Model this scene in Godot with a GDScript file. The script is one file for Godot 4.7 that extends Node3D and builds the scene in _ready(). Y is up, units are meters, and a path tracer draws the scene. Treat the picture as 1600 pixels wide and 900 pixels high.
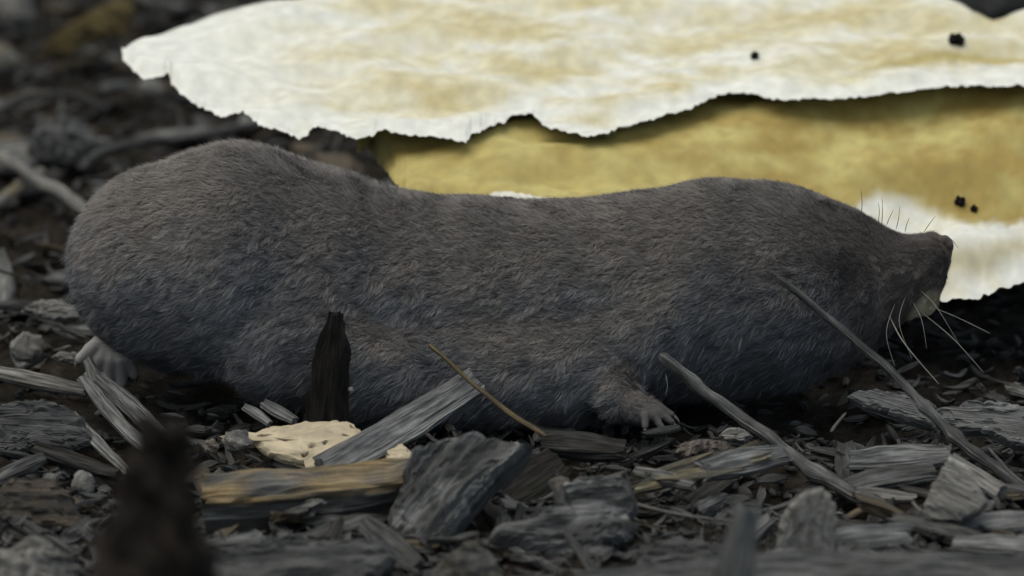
extends Node3D
# A small shrew stretched out on wood mulch in front of a two-tiered bracket fungus.
# All shapes are worked out in millimetres and written to the meshes in metres.

const MM := 0.001
const PITCH := 16.0
const DIST := 1200.0
const HALF := 0.02625
var aim := Vector3(0, 13.84, 0)
var eye: Vector3
var fwd: Vector3
var upv: Vector3
var n1 := FastNoiseLite.new()
var n2 := FastNoiseLite.new()
var n3 := FastNoiseLite.new()
var rng := RandomNumberGenerator.new()
var M := {}
var taken := {}


# ---------------------------------------------------------------- mesh helper
class MB:
	var v := PackedVector3Array()
	var c := PackedColorArray()
	var uv := PackedVector2Array()
	var t := PackedInt32Array()

	func add(p: Vector3, col: Color, w := Vector2.ZERO) -> int:
		v.push_back(p)
		c.push_back(col)
		uv.push_back(w)
		return v.size() - 1

	func tri(a: int, b: int, d: int) -> void:
		t.push_back(a)
		t.push_back(b)
		t.push_back(d)

	func quad(a: int, b: int, d: int, e: int) -> void:
		tri(a, b, d)
		tri(a, d, e)

	func face_normals() -> PackedVector3Array:
		var fn := PackedVector3Array()
		fn.resize(t.size() / 3)
		for i in fn.size():
			var a := v[t[i * 3]]
			fn[i] = (v[t[i * 3 + 2]] - a).cross(v[t[i * 3 + 1]] - a)
		return fn

	func smooth() -> PackedVector3Array:
		var fn := face_normals()
		var n := PackedVector3Array()
		n.resize(v.size())
		for i in t.size():
			n[t[i]] += fn[i / 3]
		for i in n.size():
			n[i] = n[i].normalized()
		return n

	# crease < 0: all smooth; otherwise edges sharper than the angle stay hard
	func mesh(crease := -1.0) -> ArrayMesh:
		var out := []
		out.resize(Mesh.ARRAY_MAX)
		var m := ArrayMesh.new()
		if crease < 0.0:
			out[Mesh.ARRAY_NORMAL] = smooth()
			var s := v.duplicate()
			for i in s.size():
				s[i] *= MM
			out[Mesh.ARRAY_VERTEX] = s
			out[Mesh.ARRAY_COLOR] = c
			out[Mesh.ARRAY_TEX_UV] = uv
			out[Mesh.ARRAY_INDEX] = t
		else:
			var fn := face_normals()
			var un := PackedVector3Array()
			un.resize(fn.size())
			var near := []
			near.resize(v.size())
			for i in near.size():
				near[i] = PackedInt32Array()
			for f in fn.size():
				un[f] = fn[f].normalized()
				for k in 3:
					near[t[f * 3 + k]].push_back(f)
			var lim := cos(deg_to_rad(crease))
			var pv := PackedVector3Array()
			var pn := PackedVector3Array()
			var pc := PackedColorArray()
			var pu := PackedVector2Array()
			pv.resize(t.size())
			pn.resize(t.size())
			pc.resize(t.size())
			pu.resize(t.size())
			for i in t.size():
				var f := i / 3
				var n := Vector3.ZERO
				for g in near[t[i]]:
					if un[f].dot(un[g]) > lim:
						n += fn[g]
				pv[i] = v[t[i]] * MM
				pn[i] = n.normalized() if n.length_squared() > 0.0 else Vector3.UP
				pc[i] = c[t[i]]
				pu[i] = uv[t[i]]
			out[Mesh.ARRAY_VERTEX] = pv
			out[Mesh.ARRAY_NORMAL] = pn
			out[Mesh.ARRAY_COLOR] = pc
			out[Mesh.ARRAY_TEX_UV] = pu
		m.add_surface_from_arrays(Mesh.PRIMITIVE_TRIANGLES, out)
		return m


# ---------------------------------------------------------------- naming
func numbered(called: String) -> String:
	var k: int = taken.get(called, 0)
	taken[called] = k + 1
	return called if k == 0 else "%s_%03d" % [called, k]


func node(called: String, m: Mesh, mat: Material, parent: Node = null) -> MeshInstance3D:
	var o := MeshInstance3D.new()
	o.mesh = m
	o.material_override = mat
	if parent == null:
		o.name = numbered(called)
		add_child(o)
	else:
		o.name = called
		parent.add_child(o, true)
	return o


func tag(o: Node, label: String, category: String, group := "", kind := "") -> Node:
	if label: o.set_meta("label", label)
	if category: o.set_meta("category", category)
	if group: o.set_meta("group", group)
	if kind: o.set_meta("kind", kind)
	return o


func thing(called: String, label: String, category: String, group := "") -> Node3D:
	var o := Node3D.new()
	o.name = numbered(called)
	add_child(o)
	tag(o, label, category, group)
	return o


# ---------------------------------------------------------------- where things lie (photograph measured at 1600 x 900)
func look(px: float, py: float) -> Vector3:
	return fwd + Vector3.RIGHT * ((px - 800.0) / 450.0 * HALF) + upv * ((450.0 - py) / 450.0 * HALF)


func onz(px: float, py: float, z: float) -> Vector3:
	var d := look(px, py)
	return eye + d * ((z - eye.z) / d.z)


func ony(px: float, py: float, y: float) -> Vector3:
	var d := look(px, py)
	return eye + d * ((y - eye.y) / d.y)


func onplane(px: float, py: float, p: Vector3, n: Vector3) -> Vector3:
	var d := look(px, py)
	return eye + d * ((p - eye).dot(n) / d.dot(n))


func seen_at(p: Vector3) -> Vector2:
	var q := p - eye
	var k := q.dot(fwd)
	return Vector2(800.0 + q.x / k / HALF * 450.0, 450.0 - q.dot(upv) / k / HALF * 450.0)


# ---------------------------------------------------------------- textures
func wood_image(size: int, across: float, along: float, lo: float, hi: float, sd: int) -> Image:
	# streaks of fibre that run along v
	var a := FastNoiseLite.new()
	a.seed = sd
	a.noise_type = FastNoiseLite.TYPE_SIMPLEX_SMOOTH
	a.frequency = 1.0
	a.fractal_octaves = 1
	var im := Image.create(size, size, false, Image.FORMAT_RGB8)
	for y in size:
		var w := TAU * y / size
		for x in size:
			var u := TAU * x / size
			var cx := cos(u) * across
			var sx := sin(u) * across
			# a torus in four dimensions, folded to three, keeps the tile seamless across
			var k := 0.55 * a.get_noise_3d(cx, sx, sin(w) * along) + 0.3 * a.get_noise_3d(cx * 2.7 + 9.0, sx * 2.7, cos(w) * along * 2.0) + 0.10 * a.get_noise_3d(cx * 0.4, sx * 0.4 + 5.0, sin(w) * along * 6.0)
			var g := clampf(lerpf(lo, hi, 0.5 + k), 0.0, 1.0)
			im.set_pixel(x, y, Color(g, g, g))
	return im


func noise_tex(sd: int, freq: float, oct: int, ramp_lo: float, ramp_hi: float, size := 512) -> NoiseTexture2D:
	var n := FastNoiseLite.new()
	n.seed = sd
	n.noise_type = FastNoiseLite.TYPE_SIMPLEX_SMOOTH
	n.frequency = freq
	n.fractal_octaves = oct
	var t := NoiseTexture2D.new()
	t.width = size
	t.height = size
	t.seamless = true
	t.noise = n
	var g := Gradient.new()
	g.set_color(0, Color(ramp_lo, ramp_lo, ramp_lo))
	g.set_color(1, Color(ramp_hi, ramp_hi, ramp_hi))
	t.color_ramp = g
	return t


func materials() -> void:
	var streak := ImageTexture.create_from_image(wood_image(384, 7.0, 0.8, 0.62, 1.0, 4))
	var streak_h := ImageTexture.create_from_image(wood_image(384, 7.0, 0.8, 0.1, 0.9, 4))
	var w := StandardMaterial3D.new()
	w.vertex_color_use_as_albedo = true
	w.albedo_texture = streak
	w.heightmap_enabled = true
	w.heightmap_texture = streak_h
	w.heightmap_scale = 0.022
	w.roughness = 0.86
	w.metallic_specular = 0.35
	M.wood = w
	var rough_t := noise_tex(11, 0.05, 6, 0.0, 1.0, 1024)
	var mott := noise_tex(12, 0.02, 5, 0.55, 1.0)
	var b := StandardMaterial3D.new()
	b.vertex_color_use_as_albedo = true
	b.albedo_texture = mott
	b.uv1_triplanar = true
	b.uv1_scale = Vector3(90, 90, 90)
	b.heightmap_enabled = true
	b.heightmap_texture = rough_t
	b.heightmap_scale = 0.028
	b.roughness = 0.9
	b.metallic_specular = 0.3
	M.bark = b
	var s := StandardMaterial3D.new()
	s.vertex_color_use_as_albedo = true
	s.albedo_texture = mott
	s.uv1_triplanar = true
	s.uv1_scale = Vector3(60, 60, 60)
	s.heightmap_enabled = true
	s.heightmap_texture = rough_t
	s.heightmap_scale = 0.05
	s.roughness = 0.95
	s.metallic_specular = 0.2
	M.soil = s
	var f := StandardMaterial3D.new()
	f.vertex_color_use_as_albedo = true
	f.albedo_texture = noise_tex(21, 0.015, 5, 0.84, 1.0)
	f.uv1_triplanar = true
	f.uv1_scale = Vector3(45, 45, 45)
	f.heightmap_enabled = true
	f.heightmap_texture = noise_tex(22, 0.02, 5, 0.0, 1.0)
	f.heightmap_scale = 0.004
	f.roughness = 0.78
	f.metallic_specular = 0.4
	M.fungus = f
	var h := StandardMaterial3D.new()
	h.vertex_color_use_as_albedo = true
	h.roughness = 0.5
	h.metallic_specular = 0.45
	M.hair = h
	var k := StandardMaterial3D.new()
	k.vertex_color_use_as_albedo = true
	k.roughness = 0.6
	k.heightmap_enabled = true
	k.heightmap_texture = rough_t
	k.uv1_triplanar = true
	k.uv1_scale = Vector3(250, 250, 250)
	k.heightmap_scale = 0.01
	M.skin = k
	var e := StandardMaterial3D.new()
	e.albedo_color = Color(0.02, 0.02, 0.02)
	e.roughness = 0.15
	M.eye = e


# ---------------------------------------------------------------- wood pieces
# a splintered length of wood along local x, its wide face up (y), its ends broken fibre by fibre
func chip_mesh(L: float, W: float, T: float, sd: int, a: Color, b: Color, o := {}) -> ArrayMesh:
	var mb := MB.new()
	var r := RandomNumberGenerator.new()
	r.seed = sd
	var n := 26
	var m := clampi(int(L / 0.7), 8, 40)
	var off := Vector3(sd * 3.71, sd * 1.37, sd * 2.11)
	var jag: float = o.get("jag", 0.12) * L
	var rough: float = o.get("rough", 0.16)
	var bow: float = o.get("bow", r.randf_range(-0.03, 0.03)) * L
	var side: float = o.get("side", r.randf_range(-0.02, 0.02)) * L
	var twist: float = o.get("twist", r.randf_range(-0.25, 0.25))
	var ta: float = o.get("taper0", 0.75)
	var tb: float = o.get("taper1", 0.75)
	var sq: float = o.get("square", 0.5)
	var top: Variant = o.get("top", null)
	var e0 := PackedFloat32Array()
	var e1 := PackedFloat32Array()
	var rad := PackedFloat32Array()
	for i in n:
		var an := TAU * i / n
		e0.push_back(jag * (0.5 + 0.5 * n1.get_noise_3d(cos(an) * 40 + off.x, sin(an) * 40, off.y)) + r.randf() * jag * 0.45)
		e1.push_back(jag * (0.5 + 0.5 * n1.get_noise_3d(cos(an) * 40 + off.z, sin(an) * 40, off.x)) + r.randf() * jag * 0.45)
		rad.push_back(1.0 + 0.16 * n1.get_noise_3d(cos(an) * 60 + off.y, sin(an) * 60, off.z) + r.randf_range(-0.07, 0.07))
	var first := 0
	for j in m + 1:
		var s := float(j) / m
		var tap := lerpf(ta, 1.0, smoothstep(0.0, 0.4, s)) * lerpf(1.0, tb, smoothstep(0.55, 1.0, s))
		for i in n:
			var an := TAU * i / n
			var ca := cos(an)
			var sa := sin(an)
			var z := signf(ca) * pow(absf(ca), sq) * W * 0.5 * rad[i] * tap
			var y := signf(sa) * pow(absf(sa), sq) * T * 0.5 * rad[i] * tap
			var x := lerpf(-L * 0.5 + e0[i], L * 0.5 - e1[i], s)
			var q := Vector3(x * 0.22, y * 1.6, z * 1.6) + off
			var d := rough * (n1.get_noise_3dv(q * 14.0) + 0.6 * n1.get_noise_3dv(q * 40.0))
			y += d * (1.0 if sa >= 0 else -1.0) * absf(sa) * T * 0.6
			z += d * (1.0 if ca >= 0 else -1.0) * absf(ca) * minf(W, T * 1.5) * 0.5
			var tw := twist * (s - 0.5)
			var y2 := y * cos(tw) - z * sin(tw) + bow * (4.0 * (s - 0.5) * (s - 0.5) - 0.33)
			var z2 := y * sin(tw) + z * cos(tw) + side * sin(s * PI)
			var mixn := clampf(0.5 + 0.9 * n2.get_noise_3dv(Vector3(x * 2.0, y * 14.0, z * 14.0) + off * 5.0), 0.0, 1.0)
			var col := a.lerp(b, mixn)
			if top != null and sa > 0.35:
				col = (top as Color).lerp(col, clampf(0.45 + 1.3 * n2.get_noise_3dv(Vector3(x * 3.0, 0, z * 18.0) + off), 0.0, 1.0))
			var id := mb.add(Vector3(x, y2, z2), col, Vector2(float(i) / n * (W + T) * 0.16, x * 0.06))
			if j == 0 and i == 0:
				first = id
	for j in m:
		for i in n:
			var i2 := (i + 1) % n
			mb.quad(first + j * n + i, first + j * n + i2, first + (j + 1) * n + i2, first + (j + 1) * n + i)
	for end in 2:
		var base := first if end == 0 else first + m * n
		var mid := Vector3.ZERO
		for i in n:
			mid += mb.v[base + i] / n
		mid.x += jag * 0.08 * (1.0 if end == 0 else -1.0)
		var cid := mb.add(mid, a.lerp(b, 0.6), Vector2(0.3, mid.x * 0.06))
		for i in n:
			var i2 := (i + 1) % n
			if end == 0:
				mb.tri(cid, base + i2, base + i)
			else:
				mb.tri(cid, base + i, base + i2)
	return mb.mesh(38.0)


func along(o: Node3D, A: Vector3, B: Vector3, roll: float) -> void:
	var x := (B - A).normalized()
	var z := x.cross(Vector3.UP).normalized()
	if z.z < 0.0:
		z = -z
	var y := z.cross(x).normalized()
	if y.y < 0.0:
		y = -y
	var bs := Basis(x, y, x.cross(y))
	bs = Basis(x, deg_to_rad(roll) * (1.0 if x.x > 0.0 else -1.0)) * bs
	o.transform = Transform3D(bs, (A + B) * 0.5 * MM)


func stick(called: String, label: String, cat: String, A: Vector3, B: Vector3, W: float, T: float, roll: float, sd: int, a: Color, b: Color, o := {}, parent: Node = null) -> MeshInstance3D:
	var s := node(called, chip_mesh(A.distance_to(B), W, T, sd, a, b, o), M.wood, parent)
	along(s, A, B, roll)
	if parent == null:
		tag(s, label, cat, "pieces of wood mulch" if cat == "wood chip" else "")
	return s


# a broad piece: outline given by its corners on a tilted plane, a rough upper face, ragged sides and a back
func slab(called: String, label: String, cat: String, outline: Array, mid: Vector2, y: float, nrm: Vector3, thick: float, sd: int, a: Color, b: Color, o := {}) -> MeshInstance3D:
	var n := nrm.normalized()
	var centre := ony(mid.x, mid.y, y)
	var ring := PackedVector3Array()
	var pts := PackedVector3Array()
	for q in outline:
		pts.push_back(onplane(q[0], q[1], centre, n) - centre)
	var total := 0.0
	for i in pts.size():
		total += pts[i].distance_to(pts[(i + 1) % pts.size()])
	var N := 84
	var seg := 0
	var left := pts[0].distance_to(pts[1])
	var at := 0.0
	var gone := 0.0
	for i in N:
		var want := total * i / N
		while gone + left < want and seg < pts.size() - 1:
			gone += left
			seg += 1
			left = pts[seg].distance_to(pts[(seg + 1) % pts.size()])
		var k := (want - gone) / maxf(left, 0.0001)
		ring.push_back(pts[seg].lerp(pts[(seg + 1) % pts.size()], k))
	var g2: float = o.get("grain", 0.0)
	var ex := (Vector3.RIGHT - n * n.x).normalized()
	var ey := n.cross(ex)
	var gx := (ex * cos(g2) + ey * sin(g2)).normalized()
	var gy := n.cross(gx)
	var rough: float = o.get("rough", 0.5)
	var ragged: float = o.get("ragged", 0.3)
	var bulge: float = o.get("bulge", 0.3)
	var along_f: float = o.get("stretch", 0.3)
	var layered: float = o.get("layers", 0.45)
	var off := Vector3(sd * 5.3, sd * 2.9, sd * 1.7)
	var mb := MB.new()
	var R := 16
	var ids := []
	var c0 := mb.add(Vector3(0, 0, 0) + n * bulge, a, Vector2.ZERO)
	for k in R + 1:
		var row := PackedInt32Array()
		var f := sqrt(float(k + 1) / (R + 1))
		var every := 1 if f > 0.66 else 2 if f > 0.4 else 4
		for i in range(0, N, every):
			var p := ring[i] * f
			var gu := p.dot(gx)
			var gv := p.dot(gy)
			var q := Vector3(gu * along_f, gv, 0.0) + off
			var rg := ring[i].normalized() * ragged * f * (n1.get_noise_3dv(ring[i] * 26.0 + off * 3.0) + 0.5 * n1.get_noise_3dv(ring[i] * 70.0 + off))
			var hgt := rough * (n1.get_noise_3dv(q * 9.0) + 0.55 * n1.get_noise_3dv(q * 30.0) + 0.3 * n1.get_noise_3dv(q * 80.0)) + bulge * (1.0 - f * f)
			hgt = lerpf(hgt, roundf(hgt * 3.0) / 3.0, layered) - thick * 0.3 * smoothstep(0.9, 1.0, f)
			var mixn := clampf(0.5 + 1.0 * n2.get_noise_3dv(Vector3(gu * 14.0 * along_f, gv * 14.0, 3.0) + off * 4.0), 0.0, 1.0)
			var shown := a.lerp(b, mixn)
			if o.has("pits"):
				var pit := smoothstep(0.66, 0.8, n1.get_noise_3dv(Vector3(q.x * 26.0, q.y * 48.0, 40.0)) + 0.35 * n1.get_noise_3dv(q * 90.0))
				hgt -= 0.35 * pit
				shown = shown.lerp(Color(0.05, 0.04, 0.03), pit * 0.9)
			row.push_back(mb.add(p + rg + n * hgt, shown, Vector2(gv * 0.14, gu * 0.06)))
		ids.append(row)
	var cidx := PackedInt32Array(ids[0])
	for i in cidx.size():
		mb.tri(c0, cidx[i], cidx[(i + 1) % cidx.size()])
	for w in 4:
		var row := PackedInt32Array()
		for i in N:
			var d := float(w + 1) / 4.0
			var lay := n1.get_noise_3dv(Vector3(ring[i].dot(gx) * 6.0, d * 90.0, ring[i].dot(gy) * 6.0) + off) * ragged * 1.3
			var p := ring[i] * (1.0 - 0.1 * d) + ring[i].normalized() * lay - n * thick * (0.3 + 0.7 * d)
			var mixn := clampf(0.5 + 1.2 * n2.get_noise_3dv(Vector3(p.x * 6, d * 60.0, p.z * 6.0) + off), 0.0, 1.0)
			row.push_back(mb.add(p, b.lerp(a, mixn), Vector2(d * thick * 0.14, ring[i].dot(gx) * 0.06 + ring[i].dot(gy) * 0.03)))
		ids.append(row)
	for k in ids.size() - 1:
		var p0: PackedInt32Array = ids[k]
		var p1: PackedInt32Array = ids[k + 1]
		var S := p0.size()
		for i in S:
			var i2 := (i + 1) % S
			if p1.size() == S:
				mb.quad(p0[i], p1[i], p1[i2], p0[i2])
			else:
				mb.tri(p0[i], p1[i * 2], p1[i * 2 + 1])
				mb.tri(p0[i], p1[i * 2 + 1], p0[i2])
				mb.tri(p0[i2], p1[i * 2 + 1], p1[(i * 2 + 2) % p1.size()])
	var last: PackedInt32Array = ids[ids.size() - 1]
	var cb := mb.add(-n * thick, b, Vector2.ZERO)
	for i in N:
		mb.tri(cb, last[(i + 1) % N], last[i])
	var s := node(called, mb.mesh(42.0), o.get("mat", M.wood))
	s.position = centre * MM
	tag(s, label, cat, "pieces of wood mulch" if cat == "wood chip" else "")
	return s


# a round stem along a bent line, with knots
func twig_mesh(path: Array, r0: float, r1: float, sd: int, a: Color, b: Color, o := {}) -> ArrayMesh:
	var cv := Curve3D.new()
	cv.bake_interval = 0.25
	for i in path.size():
		var p: Vector3 = path[i]
		var d: Vector3 = (path[mini(i + 1, path.size() - 1)] - path[maxi(i - 1, 0)]) * 0.17
		cv.add_point(p, -d, d)
	var L := cv.get_baked_length()
	var m := clampi(int(L / 0.5), 6, 160)
	var n := 10
	var mb := MB.new()
	var knots: Array = o.get("knots", [])
	var wob: float = o.get("wobble", 0.12)
	var off := Vector3(sd * 3.3, sd * 7.7, sd * 1.9)
	var prev := Vector3.UP
	for j in m + 1:
		var s := float(j) / m
		var p := cv.sample_baked(s * L, true)
		var d := (cv.sample_baked(minf(s * L + 0.3, L), true) - cv.sample_baked(maxf(s * L - 0.3, 0.0), true)).normalized()
		var u := (prev - d * prev.dot(d)).normalized()
		prev = u
		var w := d.cross(u)
		var rr := lerpf(r0, r1, s)
		for kn in knots:
			rr *= 1.0 + kn[1] * exp(-pow((s - kn[0]) * L / (rr * 1.6), 2.0))
		p += (u * n1.get_noise_3d(s * L * 5.0, off.x, 0) + w * n1.get_noise_3d(s * L * 5.0, off.y, 9)) * wob * rr * 3.0
		if j == 0 or j == m:
			rr *= 0.55
		for i in n:
			var an := TAU * i / n
			var dirv := u * cos(an) + w * sin(an)
			var r2 := rr * (1.0 + 0.22 * n1.get_noise_3dv(Vector3(cos(an) * 30.0, sin(an) * 30.0, s * L * 9.0) + off))
			var mixn := clampf(0.5 + 1.1 * n2.get_noise_3dv(Vector3(cos(an) * 14.0, sin(an) * 14.0, s * L * 7.0) + off), 0.0, 1.0)
			mb.add(p + dirv * r2, a.lerp(b, mixn), Vector2(float(i) / n * 0.5, s * L * 0.06))
	for j in m:
		for i in n:
			var i2 := (i + 1) % n
			mb.quad(j * n + i, (j + 1) * n + i, (j + 1) * n + i2, j * n + i2)
	for e in 2:
		var base := 0 if e == 0 else m * n
		var mid := Vector3.ZERO
		for i in n:
			mid += mb.v[base + i] / n
		var cid := mb.add(mid, b, Vector2.ZERO)
		for i in n:
			var i2 := (i + 1) % n
			if e == 0:
				mb.tri(cid, base + i, base + i2)
			else:
				mb.tri(cid, base + i2, base + i)
	return mb.mesh(-1.0)


func twig(called: String, label: String, cat: String, path: Array, r0: float, r1: float, sd: int, a: Color, b: Color, o := {}, parent: Node = null) -> MeshInstance3D:
	var base: Vector3 = path[path.size() - 1]
	var rel := []
	for p in path:
		rel.append(p - base)
	var t := node(called, twig_mesh(rel, r0, r1, sd, a, b, o), M.wood, parent)
	t.position = base * MM
	if parent == null:
		tag(t, label, cat)
	return t


# a lumpy stone or crumb
func lump_mesh(size: Vector3, sd: int, a: Color, b: Color, rough := 0.25) -> ArrayMesh:
	var mb := MB.new()
	var off := Vector3(sd * 4.1, sd * 2.3, sd * 6.7)
	var n := 18
	var m := 12
	for j in m + 1:
		var la := PI * j / m - PI / 2
		for i in n:
			var lo := TAU * i / n
			var d := Vector3(cos(la) * cos(lo), sin(la), cos(la) * sin(lo))
			var k := 1.0 + rough * (n1.get_noise_3dv(d * 32.0 + off) * 1.3 + 0.6 * n1.get_noise_3dv(d * 90.0 + off))
			mb.add(d * size * 0.5 * k, a.lerp(b, clampf(0.5 + n2.get_noise_3dv(d * 40.0 + off), 0, 1)), Vector2(lo, la))
	for j in m:
		for i in n:
			var i2 := (i + 1) % n
			mb.quad(j * n + i, j * n + i2, (j + 1) * n + i2, (j + 1) * n + i)
	return mb.mesh(50.0)


func lump(called: String, label: String, cat: String, p: Vector3, size: Vector3, sd: int, a: Color, b: Color, rough := 0.25, group := "") -> MeshInstance3D:
	var s := node(called, lump_mesh(size, sd, a, b, rough), M.bark)
	s.position = p * MM
	s.rotation = Vector3(0, sd * 1.3, 0)
	tag(s, label, cat, group)
	return s


# ---------------------------------------------------------------- the ground
func ground_height(x: float, z: float) -> float:
	return 1.3 * n1.get_noise_3d(x * 1.6, z * 1.6, 7.0) + 0.7 * n1.get_noise_3d(x * 6.0, z * 6.0, 31.0) + 0.35 * n1.get_noise_3d(x * 18.0, z * 18.0, 3.0) - 0.6


func build_ground() -> void:
	var xs := PackedFloat32Array()
	var zs := PackedFloat32Array()
	var far := [8000.0, 3000.0, 1200.0, 600.0, 340.0, 220.0, 150.0, 110.0]
	for f in far: xs.push_back(-f)
	for i in 161: xs.push_back(-80.0 + i)
	for i in far.size(): xs.push_back(far[far.size() - 1 - i])
	for f in [8000.0, 3000.0, 1500.0, 900.0, 600.0, 420.0, 330.0, 280.0]: zs.push_back(-f)
	for i in 231: zs.push_back(-230.0 + i * 1.45)
	for f in [130.0, 180.0, 260.0, 400.0, 800.0, 2000.0, 8000.0]: zs.push_back(f)
	var mb := MB.new()
	var dark := Color(0.020, 0.017, 0.014)
	var pale := Color(0.075, 0.066, 0.055)
	for z in zs:
		for x in xs:
			var far_off := maxf(absf(x) / 80.0, absf(z) / 230.0)
			var h := ground_height(x, z) if far_off < 4.0 else -0.6
			mb.add(Vector3(x, h, z), dark.lerp(pale, clampf(0.4 + 0.9 * n2.get_noise_3d(x * 5.0, z * 5.0, 50.0), 0.0, 1.0)))
	var w := xs.size()
	for j in zs.size() - 1:
		for i in w - 1:
			mb.quad(j * w + i, j * w + i + 1, (j + 1) * w + i + 1, (j + 1) * w + i)
	var g := node("ground", mb.mesh(-1.0), M.soil)
	tag(g, "dark crumbly soil under the wood mulch", "ground", "", "structure")


# ---------------------------------------------------------------- the fungus
var cap_points := {}

func cap(called: String, parent: Node, margin: PackedVector3Array, back: PackedVector3Array, rows: int, thick: float, tint: Callable, relief: float, sd: int, arch := Vector2.ZERO) -> void:
	var mb := MB.new()
	var n := margin.size()
	var off := Vector3(sd * 9.1, sd * 3.3, sd * 1.1)
	var cols := []
	var seen := PackedVector3Array()
	for side in 2:
		for j in rows + 1:
			var t := pow(float(j) / rows, 1.7)
			for i in n:
				var A := margin[i]
				var B := back[i]
				var d := B - A
				var reach := d.length()
				var p := A.lerp(B, t)
				var dirv := d.normalized() if reach > 0.01 else Vector3.BACK
				p += dirv * (1.0 - t) * (0.5 * n1.get_noise_3dv(A * 34.0 + off) + 0.16 * n1.get_noise_3dv(A * 80.0 + off) + 0.04 * n1.get_noise_3dv(A * 210.0 + off)) * clampf(reach / 4.0, 0.0, 1.0)
				var m := reach * t
				var r := relief * smoothstep(0.0, 4.0, m) * (n1.get_noise_3d(p.x * 2.2, p.z * 4.0, off.x) + 0.13 * n1.get_noise_3d(p.x * 7.0, p.z * 9.0, off.y) + 0.03 * n1.get_noise_3d(p.x * 22.0, p.z * 26.0, off.z))
				r += 0.05 * n1.get_noise_3d(p.x * 16.0, p.z * 16.0, off.z + 7.0) * smoothstep(-1.0, 2.0, m)
				p.y += r + lerpf(arch.x, arch.y, smoothstep(10.0, 48.0, p.x)) * sin(PI * pow(t, 1.6))
				if side == 1:
					p.y -= 0.4 + thick * (1.0 - exp(-m / 9.0))
					p += dirv * 1.0 * (1.0 - t)
				var col: Color = tint.call(p, m, float(i) / (n - 1))
				mb.add(p, col)
				if side == 0:
					seen.push_back(p)
	var half := (rows + 1) * n
	for j in rows:
		for i in n - 1:
			var a := j * n + i
			mb.quad(a, a + n, a + n + 1, a + 1)
			mb.quad(half + a, half + a + 1, half + a + n + 1, half + a + n)
	for i in n - 1:
		mb.quad(i, i + 1, half + i + 1, half + i)
		var b := rows * n + i
		mb.quad(b, half + b, half + b + 1, b + 1)
	for e in [0, n - 1]:
		for j in rows:
			var a: int = j * n + e
			mb.quad(a, half + a, half + a + n, a + n)
	cap_points[called] = seen
	node(called, mb.mesh(-1.0), M.fungus, parent)


func resample(pts: PackedVector3Array, step: float) -> PackedVector3Array:
	var out := PackedVector3Array()
	for i in pts.size() - 1:
		var k := maxi(1, int(ceil(pts[i].distance_to(pts[i + 1]) / step)))
		for q in k:
			out.push_back(pts[i].lerp(pts[i + 1], float(q) / k))
	out.push_back(pts[pts.size() - 1])
	return out


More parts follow.
